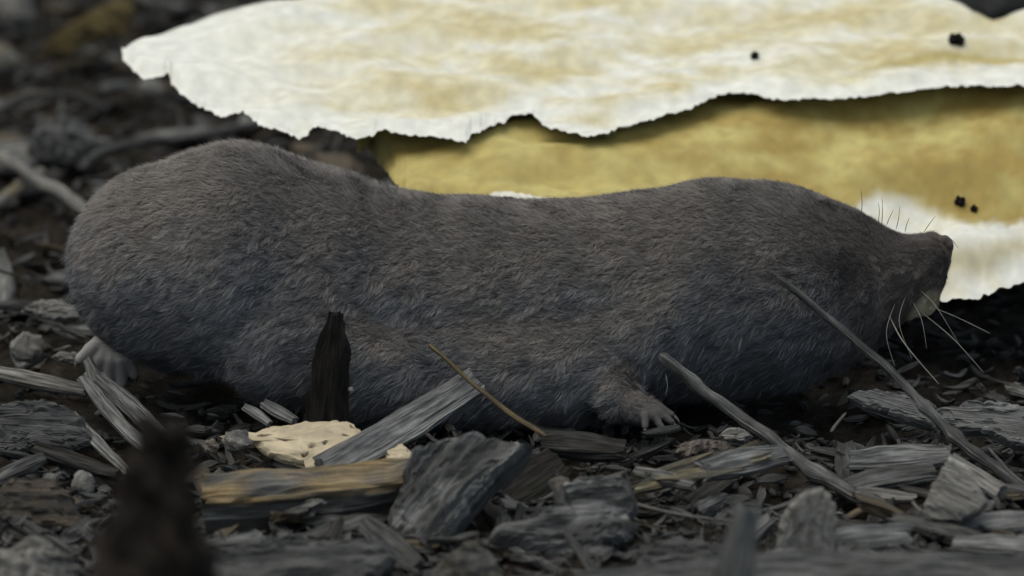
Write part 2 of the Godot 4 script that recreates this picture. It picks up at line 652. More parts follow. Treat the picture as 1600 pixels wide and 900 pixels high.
func build_fungus() -> void:
	var root := thing("bracket_fungus", "large pale bracket fungus in two tiers behind the shrew", "fungus")
	# upper tier: its sheet rises gently towards the back
	var n_up := Vector3(0, 1, 0.15).normalized()
	var on_up := Vector3(0, 19.4, 0)
	var edge := [[190, 75], [192, 92], [205, 108], [225, 123], [240, 124], [258, 117], [263, 112], [268, 130], [280, 145], [292, 152], [305, 163], [330, 175], [345, 184], [365, 178], [380, 174], [395, 187], [405, 196], [425, 200], [445, 206], [468, 217], [480, 212], [490, 197], [515, 202], [530, 205], [545, 215], [556, 219], [580, 212], [600, 203], [625, 210], [660, 212], [690, 215], [715, 220], [728, 223], [735, 212], [760, 200], [790, 190], [800, 179], [830, 177], [838, 183], [850, 198], [870, 202], [890, 208], [920, 213], [945, 210], [970, 198], [1010, 190], [1045, 178], [1075, 172], [1100, 158], [1130, 147], [1160, 145], [1190, 150], [1210, 156], [1260, 155], [1320, 154], [1370, 148], [1420, 143], [1460, 136], [1500, 134], [1550, 135], [1600, 134], [1700, 128], [1850, 132], [1960, 120]]
	var rear := [[190, 74], [205, 62], [240, 45], [280, 30], [330, 20], [380, 15], [430, 10], [500, -22], [700, -55], [1000, -62], [1300, -35], [1435, -6], [1470, 2], [1520, 22], [1552, 29], [1600, 23], [1700, 14], [1850, 40], [1960, 80]]
	var pts := PackedVector3Array()
	for e in edge: pts.push_back(onplane(e[0], e[1], on_up, n_up))
	var margin := resample(pts, 0.2)
	var rp := PackedVector3Array()
	for e in rear: rp.push_back(onplane(e[0], e[1], on_up, n_up))
	var back := PackedVector3Array()
	for p in margin:
		var k := 0
		while k < rp.size() - 2 and rp[k + 1].x < p.x:
			k += 1
		back.push_back(rp[k].lerp(rp[k + 1], clampf((p.x - rp[k].x) / (rp[k + 1].x - rp[k].x), 0.0, 1.0)))
	var white := Color(0.79, 0.81, 0.77)
	var cream := Color(0.69, 0.66, 0.49)
	var tan := Color(0.57, 0.50, 0.28)
	var olive := Color(0.545, 0.475, 0.185)
	var brown := Color(0.38, 0.285, 0.085)
	cap("upper_cap", root, margin, back, 46, 2.6, func(p: Vector3, m: float, s: float) -> Color:
		var k := 0.5 + 0.85 * n2.get_noise_3d(p.x * 1.9, p.z * 4.6, 12.0) + 0.4 * n2.get_noise_3d(p.x * 6.0, p.z * 13.0, 40.0)
		k = clampf(k, 0.0, 1.0) * smoothstep(1.0, 9.0, m + 3.0 * n2.get_noise_3d(p.x * 5.0, p.z * 5.0, 4.0)) * smoothstep(-38.0, -8.0, p.x)
		var col := white.lerp(cream, clampf(k * 1.9, 0.0, 1.0))
		col = col.lerp(tan, clampf(k * 1.8 - 0.85, 0.0, 1.0))
		# a tan zone behind the pale right margin
		var zone := exp(-pow((m - 8.4 - 1.0 * n2.get_noise_3d(p.x * 3.0, 0, 8)) / 2.0, 2.0)) * smoothstep(36.0, 44.0, p.x)
		return col.lerp(Color(0.46, 0.385, 0.15), zone * 0.95)
	, 1.1, 3)
	# lower tier
	var low := [[556, 205, -46], [566, 222, -43], [582, 243, -37], [600, 264, -30], [616, 284, -24], [634, 302, -20], [655, 318, -17.5], [700, 322, -17], [745, 318, -16.8], [772, 307, -16.6], [800, 308, -16.6], [850, 317, -16.4], [930, 330, -16], [1100, 350, -15.5], [1300, 420, -15], [1430, 466, -14], [1480, 471, -13.5], [1510, 466, -13.7], [1528, 467, -14], [1545, 461, -14.6], [1560, 452, -15.5], [1580, 448, -16.5], [1600, 443, -17.5], [1650, 440, -19], [1850, 430, -23], [1960, 400, -30]]
	var lp := PackedVector3Array()
	for e in low: lp.push_back(onz(e[0], e[1], e[2]))
	var lm := resample(lp, 0.35)
	var lb := PackedVector3Array()
	for p in lm:
		var q := seen_at(p)
		var zu := -40.0
		for e in margin.size() - 1:
			if margin[e].x <= p.x and margin[e + 1].x >= p.x:
				zu = margin[e].z
				break
		zu -= 8.5
		lb.push_back(Vector3(p.x + 0.2, 19.4 - 0.15 * zu - 2.3, zu))
	cap("lower_cap", root, lm, lb, 46, 3.2, func(p: Vector3, m: float, s: float) -> Color:
		var k := clampf(0.45 + 0.8 * n2.get_noise_3d(p.x * 3.0, p.z * 4.5, 77.0) + 0.35 * n2.get_noise_3d(p.x * 9.0, p.z * 12.0, 21.0), 0.0, 1.0)
		var inner := olive.lerp(brown, clampf(k * 0.8 + 0.55 * smoothstep(8.0, 36.0, p.x) * clampf(k * 1.6, 0.0, 1.0), 0.0, 1.0))
		var right := smoothstep(31.0, 40.0, p.x)
		var broad := lerpf(13.2, 15.4, smoothstep(38.0, 44.0, p.x)) - 5.2 * smoothstep(45.0, 57.0, p.x)
		var wide := lerpf(lerpf(0.15, 1.2, smoothstep(-4.0, -2.0, p.x) * (1.0 - smoothstep(4.0, 6.0, p.x))), broad, right) + 1.0 * right * n2.get_noise_3d(p.x * 4.0, p.z * 4.0, 5.0)
		var rim := 1.0 - smoothstep(wide * 0.93, wide * 1.06, m)
		var pale := white.lerp(cream, clampf(0.2 + n2.get_noise_3d(p.x * 6.0, p.z * 9.0, 15.0), 0.0, 1.0))
		var band := exp(-pow((m - 5.6 - 1.2 * n2.get_noise_3d(p.x * 4.0, 0, 3)) / 2.4, 2.0)) * right
		pale = pale.lerp(Color(0.50, 0.46, 0.31), band * 0.9)
		return inner.lerp(pale, rim * smoothstep(0.2, 0.7, wide))
	, 1.0, 8, Vector2(0.8, 1.7))
	# the fleshy base that carries both tiers
	var st := node("stem", lump_mesh(Vector3(56, 42, 24), 5, cream * 0.8, tan * 0.8, 0.12), M.fungus, root)
	st.position = Vector3(18, 2, -52) * MM


func on_cap(called: String, px: float, py: float) -> Vector3:
	var best := Vector3.ZERO
	var bd := 1e9
	for p in cap_points[called]:
		var d := seen_at(p).distance_squared_to(Vector2(px, py))
		if d < bd:
			bd = d
			best = p
	return best


# ---------------------------------------------------------------- the shrew
var bone := PackedFloat32Array()

func add_bone(list: PackedFloat32Array, A: Vector3, ra: float, B: Vector3, rb: float) -> PackedFloat32Array:
	var d := B - A
	list.append_array(PackedFloat32Array([A.x, A.y, A.z, d.x, d.y, d.z, 1.0 / maxf(d.length_squared(), 0.0001), ra, rb - ra]))
	return list


func field(list: PackedFloat32Array, x: float, y: float, z: float, k: float) -> float:
	var r := 1e6
	for b in range(0, list.size(), 9):
		var px := x - list[b]
		var py := y - list[b + 1]
		var pz := z - list[b + 2]
		var dx := list[b + 3]
		var dy := list[b + 4]
		var dz := list[b + 5]
		var h := clampf((px * dx + py * dy + pz * dz) * list[b + 6], 0.0, 1.0)
		px -= dx * h
		py -= dy * h
		pz -= dz * h
		var d := sqrt(px * px + py * py + pz * pz) - list[b + 7] - list[b + 8] * h
		var e := k - absf(r - d)
		r = minf(r, d) - (e * e / (4.0 * k) if e > 0.0 else 0.0)
	return r


func nets(mb: MB, list: PackedFloat32Array, lo: Vector3, hi: Vector3, cell: float, k: float, tint: Callable) -> void:
	var nx := int((hi.x - lo.x) / cell) + 2
	var ny := int((hi.y - lo.y) / cell) + 2
	var nz := int((hi.z - lo.z) / cell) + 2
	var val := PackedFloat32Array()
	val.resize(nx * ny * nz)
	val.fill(1e3)
	var B := 4
	for bz in range(0, nz, B):
		for by in range(0, ny, B):
			for bx in range(0, nx, B):
				var f := field(list, lo.x + (bx + 1.5) * cell, lo.y + (by + 1.5) * cell, lo.z + (bz + 1.5) * cell, k)
				var skip := absf(f) > cell * 4.6
				for z in range(bz, mini(bz + B, nz)):
					for y in range(by, mini(by + B, ny)):
						for x in range(bx, mini(bx + B, nx)):
							val[(z * ny + y) * nx + x] = f if skip else field(list, lo.x + x * cell, lo.y + y * cell, lo.z + z * cell, k)
	var ids := PackedInt32Array()
	ids.resize(nx * ny * nz)
	ids.fill(-1)
	var sx := 1
	var sy := nx
	var sz := nx * ny
	for z in nz - 1:
		for y in ny - 1:
			for x in nx - 1:
				var i := (z * ny + y) * nx + x
				var v := [val[i], val[i + sx], val[i + sy], val[i + sx + sy], val[i + sz], val[i + sx + sz], val[i + sy + sz], val[i + sx + sy + sz]]
				var mask := 0
				for q in 8:
					if v[q] < 0.0: mask |= 1 << q
				if mask == 0 or mask == 255:
					continue
				var acc := Vector3.ZERO
				var cnt := 0
				for e in [[0, 1], [2, 3], [4, 5], [6, 7], [0, 2], [1, 3], [4, 6], [5, 7], [0, 4], [1, 5], [2, 6], [3, 7]]:
					var a: float = v[e[0]]
					var b: float = v[e[1]]
					if (a < 0.0) != (b < 0.0):
						var t := a / (a - b)
						var pa := Vector3(e[0] & 1, (e[0] >> 1) & 1, e[0] >> 2)
						var pb := Vector3(e[1] & 1, (e[1] >> 1) & 1, e[1] >> 2)
						acc += pa.lerp(pb, t)
						cnt += 1
				var p := lo + (Vector3(x, y, z) + acc / cnt) * cell
				ids[i] = mb.add(p, tint.call(p))
	for z in range(1, nz - 1):
		for y in range(1, ny - 1):
			for x in range(1, nx - 1):
				var i := (z * ny + y) * nx + x
				var a := val[i] < 0.0
				if a != (val[i + sx] < 0.0):
					face(mb, ids[i], ids[i - sy], ids[i - sy - sz], ids[i - sz], a)
				if a != (val[i + sy] < 0.0):
					face(mb, ids[i], ids[i - sz], ids[i - sz - sx], ids[i - sx], a)
				if a != (val[i + sz] < 0.0):
					face(mb, ids[i], ids[i - sx], ids[i - sx - sy], ids[i - sy], a)


func face(mb: MB, a: int, b: int, c: int, d: int, flip: bool) -> void:
	if a < 0 or b < 0 or c < 0 or d < 0:
		return
	if not flip:
		mb.quad(a, b, c, d)
	else:
		mb.quad(a, d, c, b)


func digit(list: PackedFloat32Array, pts: Array, r0: float, r1: float) -> PackedFloat32Array:
	for i in pts.size() - 1:
		var a := float(i) / (pts.size() - 1)
		var b := float(i + 1) / (pts.size() - 1)
		list = add_bone(list, pts[i], lerpf(r0, r1, a), pts[i + 1], lerpf(r0, r1, b))
	return list


func build_shrew() -> void:
	var root := thing("shrew", "dark grey velvet-furred shrew stretched out on the mulch with its snout raised", "shrew")
	var P := 0.07
	var list := PackedFloat32Array()
	var spine := [[265, 412, -1, 158], [365, 408, 0, 184], [490, 440, 0, 178], [620, 466, 0, 165], [740, 474, 0, 165], [860, 478, 0, 163], [1000, 466, 0, 164], [1120, 452, 0, 170], [1205, 450, 0, 164], [1285, 447, 0, 132], [1360, 434, 0.5, 80], [1405, 424, 1, 53], [1444, 402, 1, 34], [1458, 396, 1, 30], [1468, 386, 1, 21]]
	for i in spine.size() - 1:
		var a: Array = spine[i]
		var b: Array = spine[i + 1]
		list = add_bone(list, onz(a[0], a[1], a[2]), (a[3] - (4.0 if a[3] > 100 else 2.0)) * P, onz(b[0], b[1], b[2]), (b[3] - (4.0 if b[3] > 100 else 2.0)) * P)
	# lower jaw, shoulder and upper arm, thigh, far legs, short tail
	list = add_bone(list, onz(1330, 475, 0.5), 75 * P, onz(1402, 455, 1), 42 * P)
	list = add_bone(list, onz(1402, 452, 1), 46 * P, onz(1450, 476, 1), 17 * P)
	list = add_bone(list, onz(1400, 436, 1), 56 * P, onz(1453, 438, 1), 26 * P)
	list = add_bone(list, onz(590, 572, 7.0), 100 * P, onz(890, 570, 8.5), 92 * P)
	list = add_bone(list, onz(1080, 475, 6), 92 * P, onz(940, 560, 10), 62 * P)
	list = add_bone(list, onz(940, 560, 10), 62 * P, onz(968, 622, 14.5), 34 * P)
	list = add_bone(list, onz(460, 520, 6), 120 * P, onz(620, 575, 9), 78 * P)
	list = add_bone(list, onz(620, 575, 9), 78 * P, onz(540, 625, 9), 40 * P)
	list = add_bone(list, onz(260, 490, -4), 90 * P, onz(195, 500, -7), 30 * P)
	list = add_bone(list, onz(1040, 560, -8), 60 * P, onz(1100, 610, -10), 28 * P)
	list = add_bone(list, onz(230, 440, -8), 40 * P, onz(200, 470, -20), 16 * P)
	list = add_bone(list, onz(200, 470, -20), 16 * P, onz(240, 480, -32), 9 * P)
	var skin := Color(0.07, 0.067, 0.069)
	var pale_skin := Color(0.40, 0.39, 0.385)
	var under := Color(0.075, 0.068, 0.066)
	var chin := onz(1452, 481, 2.0)
	var tip := onz(1474, 386, 1)
	var tint := func(p: Vector3) -> Color:
		var c := under
		c = c.lerp(Color(0.60, 0.54, 0.40), 1.0 - smoothstep(1.8, 3.1, p.distance_to(chin)))  # cream chin, lightened to stand in for light bounced off the fungus
		return c.lerp(Color(0.10, 0.07, 0.06), 1.0 - smoothstep(1.2, 2.6, p.distance_to(tip)))
	var mb := MB.new()
	var lo := onz(100, 220, 0) + Vector3(-3, 3, -20)
	nets(mb, list, Vector3(-51.5, -2, -36), Vector3(49, 32, 17), 0.9, 1.1, tint)
	var body_tris := mb.t.size()
	# forefoot: wrist, palm and five unequal fingers resting on the litter
	var fl := PackedFloat32Array()
	var wrist := onz(966, 621, 14.8)
	var palm := onz(994, 638, 16.7)
	fl = add_bone(fl, wrist, 1.9, palm, 1.5)
	fl = add_bone(fl, palm, 1.5, palm + Vector3(1.2, -0.7, 0.3), 1.25)
	var ftips := [[1008, 667, 20.0], [1034, 668, 19.4], [1050, 660, 18.4], [1050, 648, 17.2], [1024, 634, 15.8]]
	var ftip := []
	for i in 5:
		var e := onz(ftips[i][0], ftips[i][1], ftips[i][2])
		var s := palm + Vector3(0.9, -0.3, 1.1 - i * 0.55)
		var k := s.lerp(e, 0.5) + Vector3(0, 0.55, 0)
		fl = digit(fl, [s, k, e], 0.62, 0.4)
		ftip.append([k, e])
	nets(mb, fl, wrist + Vector3(-3, -6, -4), wrist + Vector3(10, 4, 8), 0.28, 0.5, func(p: Vector3) -> Color:
		return under.lerp(skin, smoothstep(0.0, 3.5, p.x - wrist.x)))
	# hind foot behind the rump, toes spread downwards
	var hl := PackedFloat32Array()
	var ankle := onz(192, 500, -7)
	var sole := onz(176, 526, -6.5)
	hl = add_bone(hl, ankle, 2.0, sole, 1.6)
	var htips := [[126, 560, -5.0], [146, 588, -4.6], [168, 598, -4.4], [190, 598, -4.5], [209, 584, -5.0]]
	var htip := []
	for i in 5:
		var e := onz(htips[i][0], htips[i][1], htips[i][2])
		var s := sole + Vector3(-1.3 + i * 0.65, -0.4, 0.5)
		var k := s.lerp(e, 0.5) + Vector3(0, 0.2, 0.6)
		hl = digit(hl, [s, k, e], 0.88, 0.62)
		htip.append([k, e])
	nets(mb, hl, sole + Vector3(-5, -7, -4), sole + Vector3(5, 6, 4), 0.25, 0.3, func(p: Vector3) -> Color:
		return under.lerp(pale_skin, smoothstep(ankle.y + 0.5, ankle.y - 1.2, p.y)))
	node("body", mb.mesh(-1.0), M.skin, root)
	for q in ftip + htip:
		var d: Vector3 = (q[1] - q[0]).normalized()
		node("claw", twig_mesh([q[1] - d * 0.3, q[1] + d * 0.5 + Vector3(0, -0.1, 0), q[1] + d * 0.95 + Vector3(0, -0.4, 0)], 0.26, 0.06, 3, Color(0.2, 0.185, 0.17), Color(0.15, 0.135, 0.12), {"wobble": 0.0}), M.skin, root)
	# nose and eye
	var nose := MB.new()
	var nl := PackedFloat32Array()
	nl = add_bone(nl, onz(1466, 388, 1), 1.45, onz(1474, 385, 1), 1.15)
	nl = add_bone(nl, onz(1476, 376, 1.8), 0.62, onz(1483, 382, 1.9), 0.5)
	nl = add_bone(nl, onz(1476, 376, 0.2), 0.62, onz(1483, 382, 0.1), 0.5)
	nets(nose, nl, tip + Vector3(-3, -3, -3), tip + Vector3(3, 3, 3), 0.22, 0.4, func(p: Vector3) -> Color:
		return Color(0.15, 0.112, 0.103).lerp(Color(0.06, 0.047, 0.043), smoothstep(tip.y + 0.3, tip.y + 1.2, p.y + 0.5 * n1.get_noise_3dv(p * 40.0))))
	node("nose", nose.mesh(-1.0), M.skin, root)
	var sp := SphereMesh.new()
	sp.radius = 0.45 * MM
	sp.height = 0.9 * MM
	var ey := node("eye", sp, M.eye, root)
	ey.position = onz(1334, 424, 6.6) * MM
	grow_fur(root, mb, body_tris, chin, tip, list)
	# whiskers: fine dark ones above the muzzle, pale long ones below
	var dark := Color(0.05, 0.045, 0.04)
	var light := Color(0.32, 0.31, 0.28)
	for w in [[1346, 334, 1347, 315, 1345, 296], [1372, 348, 1374, 330, 1372, 316], [1378, 350, 1379, 325, 1378, 308], [1385, 352, 1390, 340, 1396, 328], [1400, 358, 1404, 342, 1406, 322], [1414, 362, 1417, 350, 1421, 340], [1444, 362, 1452, 350, 1462, 337], [1484, 372, 1491, 379, 1497, 388]]:
		node("whisker", twig_mesh([onz(w[0], w[1], 1.5), onz(w[2], w[3], 2.0), onz(w[4], w[5], 2.5)], 0.045, 0.02, 2, dark, dark, {"wobble": 0.0}), M.hair, root)
	for w in [[1386, 485, 4.5, 1412, 535, 8.0, 1467, 600, 10.0, 0.075], [1440, 488, 3.0, 1490, 530, 5.0, 1537, 582, 7.0, 0.045], [1462, 482, 1.5, 1500, 498, 1.8, 1547, 521, 2.0, 0.05], [1425, 470, 4.0, 1440, 500, 6.5, 1448, 545, 8.0, 0.03], [1415, 462, 4.6, 1405, 505, 8.0, 1425, 560, 10.5, 0.03], [1436, 452, 3.6, 1462, 478, 6.0, 1500, 540, 8.0, 0.03], [1400, 470, 5.0, 1385, 520, 9.0, 1398, 572, 11.5, 0.03], [1040, 585, 16.0, 1043, 602, 16.3, 1040, 618, 16.5, 0.04]]:
		node("whisker", twig_mesh([onz(w[0], w[1], w[2]), onz(w[3], w[4], w[5]), onz(w[6], w[7], w[8])], w[9], w[9] * 0.45, 2, light, light * 0.8, {"wobble": 0.0}), M.hair, root)


func tuft_mesh(sd: int, lift: float, count: int, longer: float) -> ArrayMesh:
	var r := RandomNumberGenerator.new()
	r.seed = 900 + sd
	var mb := MB.new()
	for h in count:
		var a := r.randf() * TAU
		var q := sqrt(r.randf()) * 0.34
		var base := Vector3(cos(a) * q, -0.04, sin(a) * q)
		var L := r.randf_range(0.6, 1.15) * (1.35 if r.randf() < 0.1 else 1.0) * longer
		var yaw := r.randfn(0.0, 0.13)
		var l := lift + r.randfn(0.0, 0.1)
		var w := r.randf_range(0.016, 0.026)
		var roll := r.randfn(0.0, 0.5)
		var dirz := Vector3(sin(yaw), 0, cos(yaw))
		var sidev := (Vector3(cos(yaw), 0, -sin(yaw)) * cos(roll) + Vector3.UP * sin(roll)).normalized()
		var ids := []
		for j in 4:
			var t := j / 3.0
			var p := base * (1.0 - 0.35 * t) + (dirz * (t * cos(l) + 0.12 * t * t) + Vector3.UP * (t * sin(l) - 0.16 * t * t)) * L
			var ww: float = w * [1.0, 0.95, 0.7, 0.12][j]
			ids.append([mb.add(p - sidev * ww, Color.WHITE), mb.add(p + sidev * ww, Color.WHITE)])
		for j in 3:
			mb.quad(ids[j][0], ids[j + 1][0], ids[j + 1][1], ids[j][1])
	return mb.mesh(-1.0)


func grow_fur(root: Node, mb: MB, tris: int, chin: Vector3, tip: Vector3, list: PackedFloat32Array) -> void:
	var nrm := mb.smooth()
	var kinds := 8
	var where := []
	var tints := []
	for k in kinds:
		where.append([])
		tints.append(PackedColorArray())
	var r := RandomNumberGenerator.new()
	r.seed = 77
	var density := 21.0
	var ankle := onz(185, 515, -7)
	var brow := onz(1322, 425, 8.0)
	var wrist := onz(966, 621, 14.8)
	for i in range(0, mb.t.size(), 3):
		var a := mb.v[mb.t[i]]
		var b := mb.v[mb.t[i + 1]]
		var c := mb.v[mb.t[i + 2]]
		var area := (b - a).cross(c - a).length() * 0.5
		var cx := (a.x + b.x + c.x) / 3.0
		var want := area * density * lerpf(1.0, 2.2, smoothstep(30.0, 44.0, cx))
		var num := int(want) + (1 if r.randf() < want - int(want) else 0)
		for q in num:
			var u := r.randf()
			var w := r.randf()
			if u + w > 1.0:
				u = 1.0 - u
				w = 1.0 - w
			var p := a + (b - a) * u + (c - a) * w
			var on_foot := i >= tris
			if on_foot and not (p.distance_to(wrist) < 4.6 or p.distance_to(onz(192, 500, -7)) < 2.4):
				continue
			if p.y < -0.5 or p.distance_to(tip) < 1.5:
				continue
			var n := (nrm[mb.t[i]] * (1.0 - u - w) + nrm[mb.t[i + 1]] * u + nrm[mb.t[i + 2]] * w).normalized()
			var head := smoothstep(30.0, 45.0, p.x)
			# the coat lies back and down, parted here and there into locks
			var flow := Vector3(-1.0, -0.5 + 0.25 * head, 0.05)
			flow += Vector3(n1.get_noise_3dv(p * 9.0), n1.get_noise_3dv(p * 9.0 + Vector3(70, 0, 0)), n1.get_noise_3dv(p * 9.0 + Vector3(0, 70, 0))) * 0.6
			flow += Vector3(n1.get_noise_3dv(p * 26.0), n1.get_noise_3dv(p * 26.0 + Vector3(50, 0, 0)), 0.0) * 0.4
			flow += Vector3(r.randfn(), r.randfn(), r.randfn()) * 0.10
			if on_foot and p.x > 0.0:
				flow = Vector3(1.0, -0.45, 0.2) + Vector3(r.randfn(), r.randfn(), r.randfn()) * 0.15
			var lock := n1.get_noise_3d((0.45 * p.x - 0.9 * p.y) * 42.0, p.z * 42.0, (0.9 * p.x + 0.45 * p.y) * 9.0)
			flow += Vector3(-0.3, 0.6, 0.2) * n1.get_noise_3d((0.45 * p.x - 0.9 * p.y) * 30.0 + 80.0, p.z * 30.0, (0.9 * p.x + 0.45 * p.y) * 8.0)
			var z := flow - n * flow.dot(n)
			if z.length() < 0.05:
				continue
			z = z.normalized()
			var x := n.cross(z)
			var len := lerpf(lerpf(1.2, 0.72, smoothstep(-0.1, 0.8, n.y)), 0.48, head) * r.randf_range(0.8, 1.2) * (1.0 + 0.2 * lock)
			if on_foot:
				len *= 0.5
			var col := Color(0.150, 0.156, 0.170).lerp(Color(0.184, 0.170, 0.162), smoothstep(0.0, 0.7, n.y + 0.5 * n2.get_noise_3dv(p * 4.0)))  # bluish sky sheen painted into the flank fur; upturned fur is browner
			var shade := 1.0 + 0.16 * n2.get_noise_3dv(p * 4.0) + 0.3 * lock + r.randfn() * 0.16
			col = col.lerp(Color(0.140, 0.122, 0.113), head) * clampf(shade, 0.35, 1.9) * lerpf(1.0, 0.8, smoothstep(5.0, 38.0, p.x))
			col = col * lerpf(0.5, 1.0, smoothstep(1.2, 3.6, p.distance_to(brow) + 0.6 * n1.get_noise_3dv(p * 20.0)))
			var cd := p.distance_to(chin)
			col = col.lerp(Color(0.60, 0.54, 0.40), 1.0 - smoothstep(1.7, 3.0, cd))  # chin fur takes the same cream with bounced light painted in
			var k: int = [0, 2, 5][r.randi() % 3] if n.y + r.randfn() * 0.2 > 0.25 else [1, 3, 4][r.randi() % 3]
			if r.randf() < 0.1:
				k = 6 + r.randi() % 2
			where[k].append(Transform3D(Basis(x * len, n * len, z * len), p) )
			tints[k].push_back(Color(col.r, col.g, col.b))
	var total := 0
	for k in kinds:
		var mm := MultiMesh.new()
		mm.transform_format = MultiMesh.TRANSFORM_3D
		mm.use_colors = true
		mm.mesh = tuft_mesh(k, [0.72, 0.46, 0.62, 0.38, 0.54, 0.85, 0.95, 0.8][k], 8 if k < 6 else 3, 1.0 if k < 6 else 1.3)
		mm.instance_count = where[k].size()
		total += where[k].size()
		for i in where[k].size():
			var t: Transform3D = where[k][i]
			t.origin *= MM
			mm.set_instance_transform(i, t)
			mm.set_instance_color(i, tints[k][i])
		var o := MultiMeshInstance3D.new()
		o.multimesh = mm
		o.material_override = M.hair
		o.name = "fur"
		root.add_child(o, true)
		o.set_meta("kind", "stuff")
	print("tufts ", total)


# ---------------------------------------------------------------- light and camera
func _ready() -> void:
	var th := deg_to_rad(PITCH)
	eye = aim + Vector3(0, sin(th), cos(th)) * DIST
	fwd = Vector3(0, -sin(th), -cos(th))
	upv = Vector3(0, cos(th), -sin(th))
	var cam := Camera3D.new()
	cam.name = "camera"
	var lens := CameraAttributesPhysical.new()
	lens.frustum_focal_length = 12.0 / HALF
	lens.frustum_focus_distance = (DIST - 8.0) * MM
	lens.frustum_near = 0.05
	lens.frustum_far = 50.0
	lens.exposure_aperture = 12.0 / HALF / 12.0
	cam.attributes = lens
	add_child(cam)
	cam.fov = rad_to_deg(2.0 * atan(HALF))
	cam.look_at_from_position(eye * MM, aim * MM, Vector3.UP)
	cam.current = true
	var we := WorldEnvironment.new()
	we.name = "world"
	var env := Environment.new()
	env.background_mode = Environment.BG_SKY
	var sm := ProceduralSkyMaterial.new()
	sm.sky_top_color = Color(0.84, 0.92, 1.0)
	sm.sky_horizon_color = Color(0.44, 0.48, 0.50)
	sm.sky_curve = 0.3
	sm.ground_bottom_color = Color(0.12, 0.11, 0.10)
	sm.ground_horizon_color = Color(0.4, 0.4, 0.4)
	var sky := Sky.new()
	sky.sky_material = sm
	env.sky = sky
	env.tonemap_mode = Environment.TONE_MAPPER_LINEAR
	env.background_energy_multiplier = 0.75
	env.tonemap_exposure = 1.42
	env.sdfgi_enabled = true
	env.ssao_enabled = true
	env.ssil_enabled = true
	we.environment = env
	add_child(we)
	var sun := DirectionalLight3D.new()
	sun.name = "sun"
	sun.light_energy = 0.5
	sun.light_angular_distance = 60.0
	sun.light_color = Color(1.0, 0.98, 0.94)
	sun.shadow_enabled = true
	add_child(sun)
	sun.look_at_from_position(Vector3(-0.28, 1.0, 0.02), Vector3.ZERO, Vector3.UP)

	n1.noise_type = FastNoiseLite.TYPE_SIMPLEX_SMOOTH
	n1.frequency = 0.03
	n1.fractal_type = FastNoiseLite.FRACTAL_NONE
	n1.seed = 5
	n2.noise_type = FastNoiseLite.TYPE_SIMPLEX_SMOOTH
	n2.frequency = 0.03
	n2.fractal_octaves = 3
	n2.seed = 9
	n3.noise_type = FastNoiseLite.TYPE_CELLULAR
	n3.frequency = 0.03
	rng.seed = 4242
	materials()
	build_ground()
	build_fungus()
	build_shrew()
	build_mulch()
	scatter()


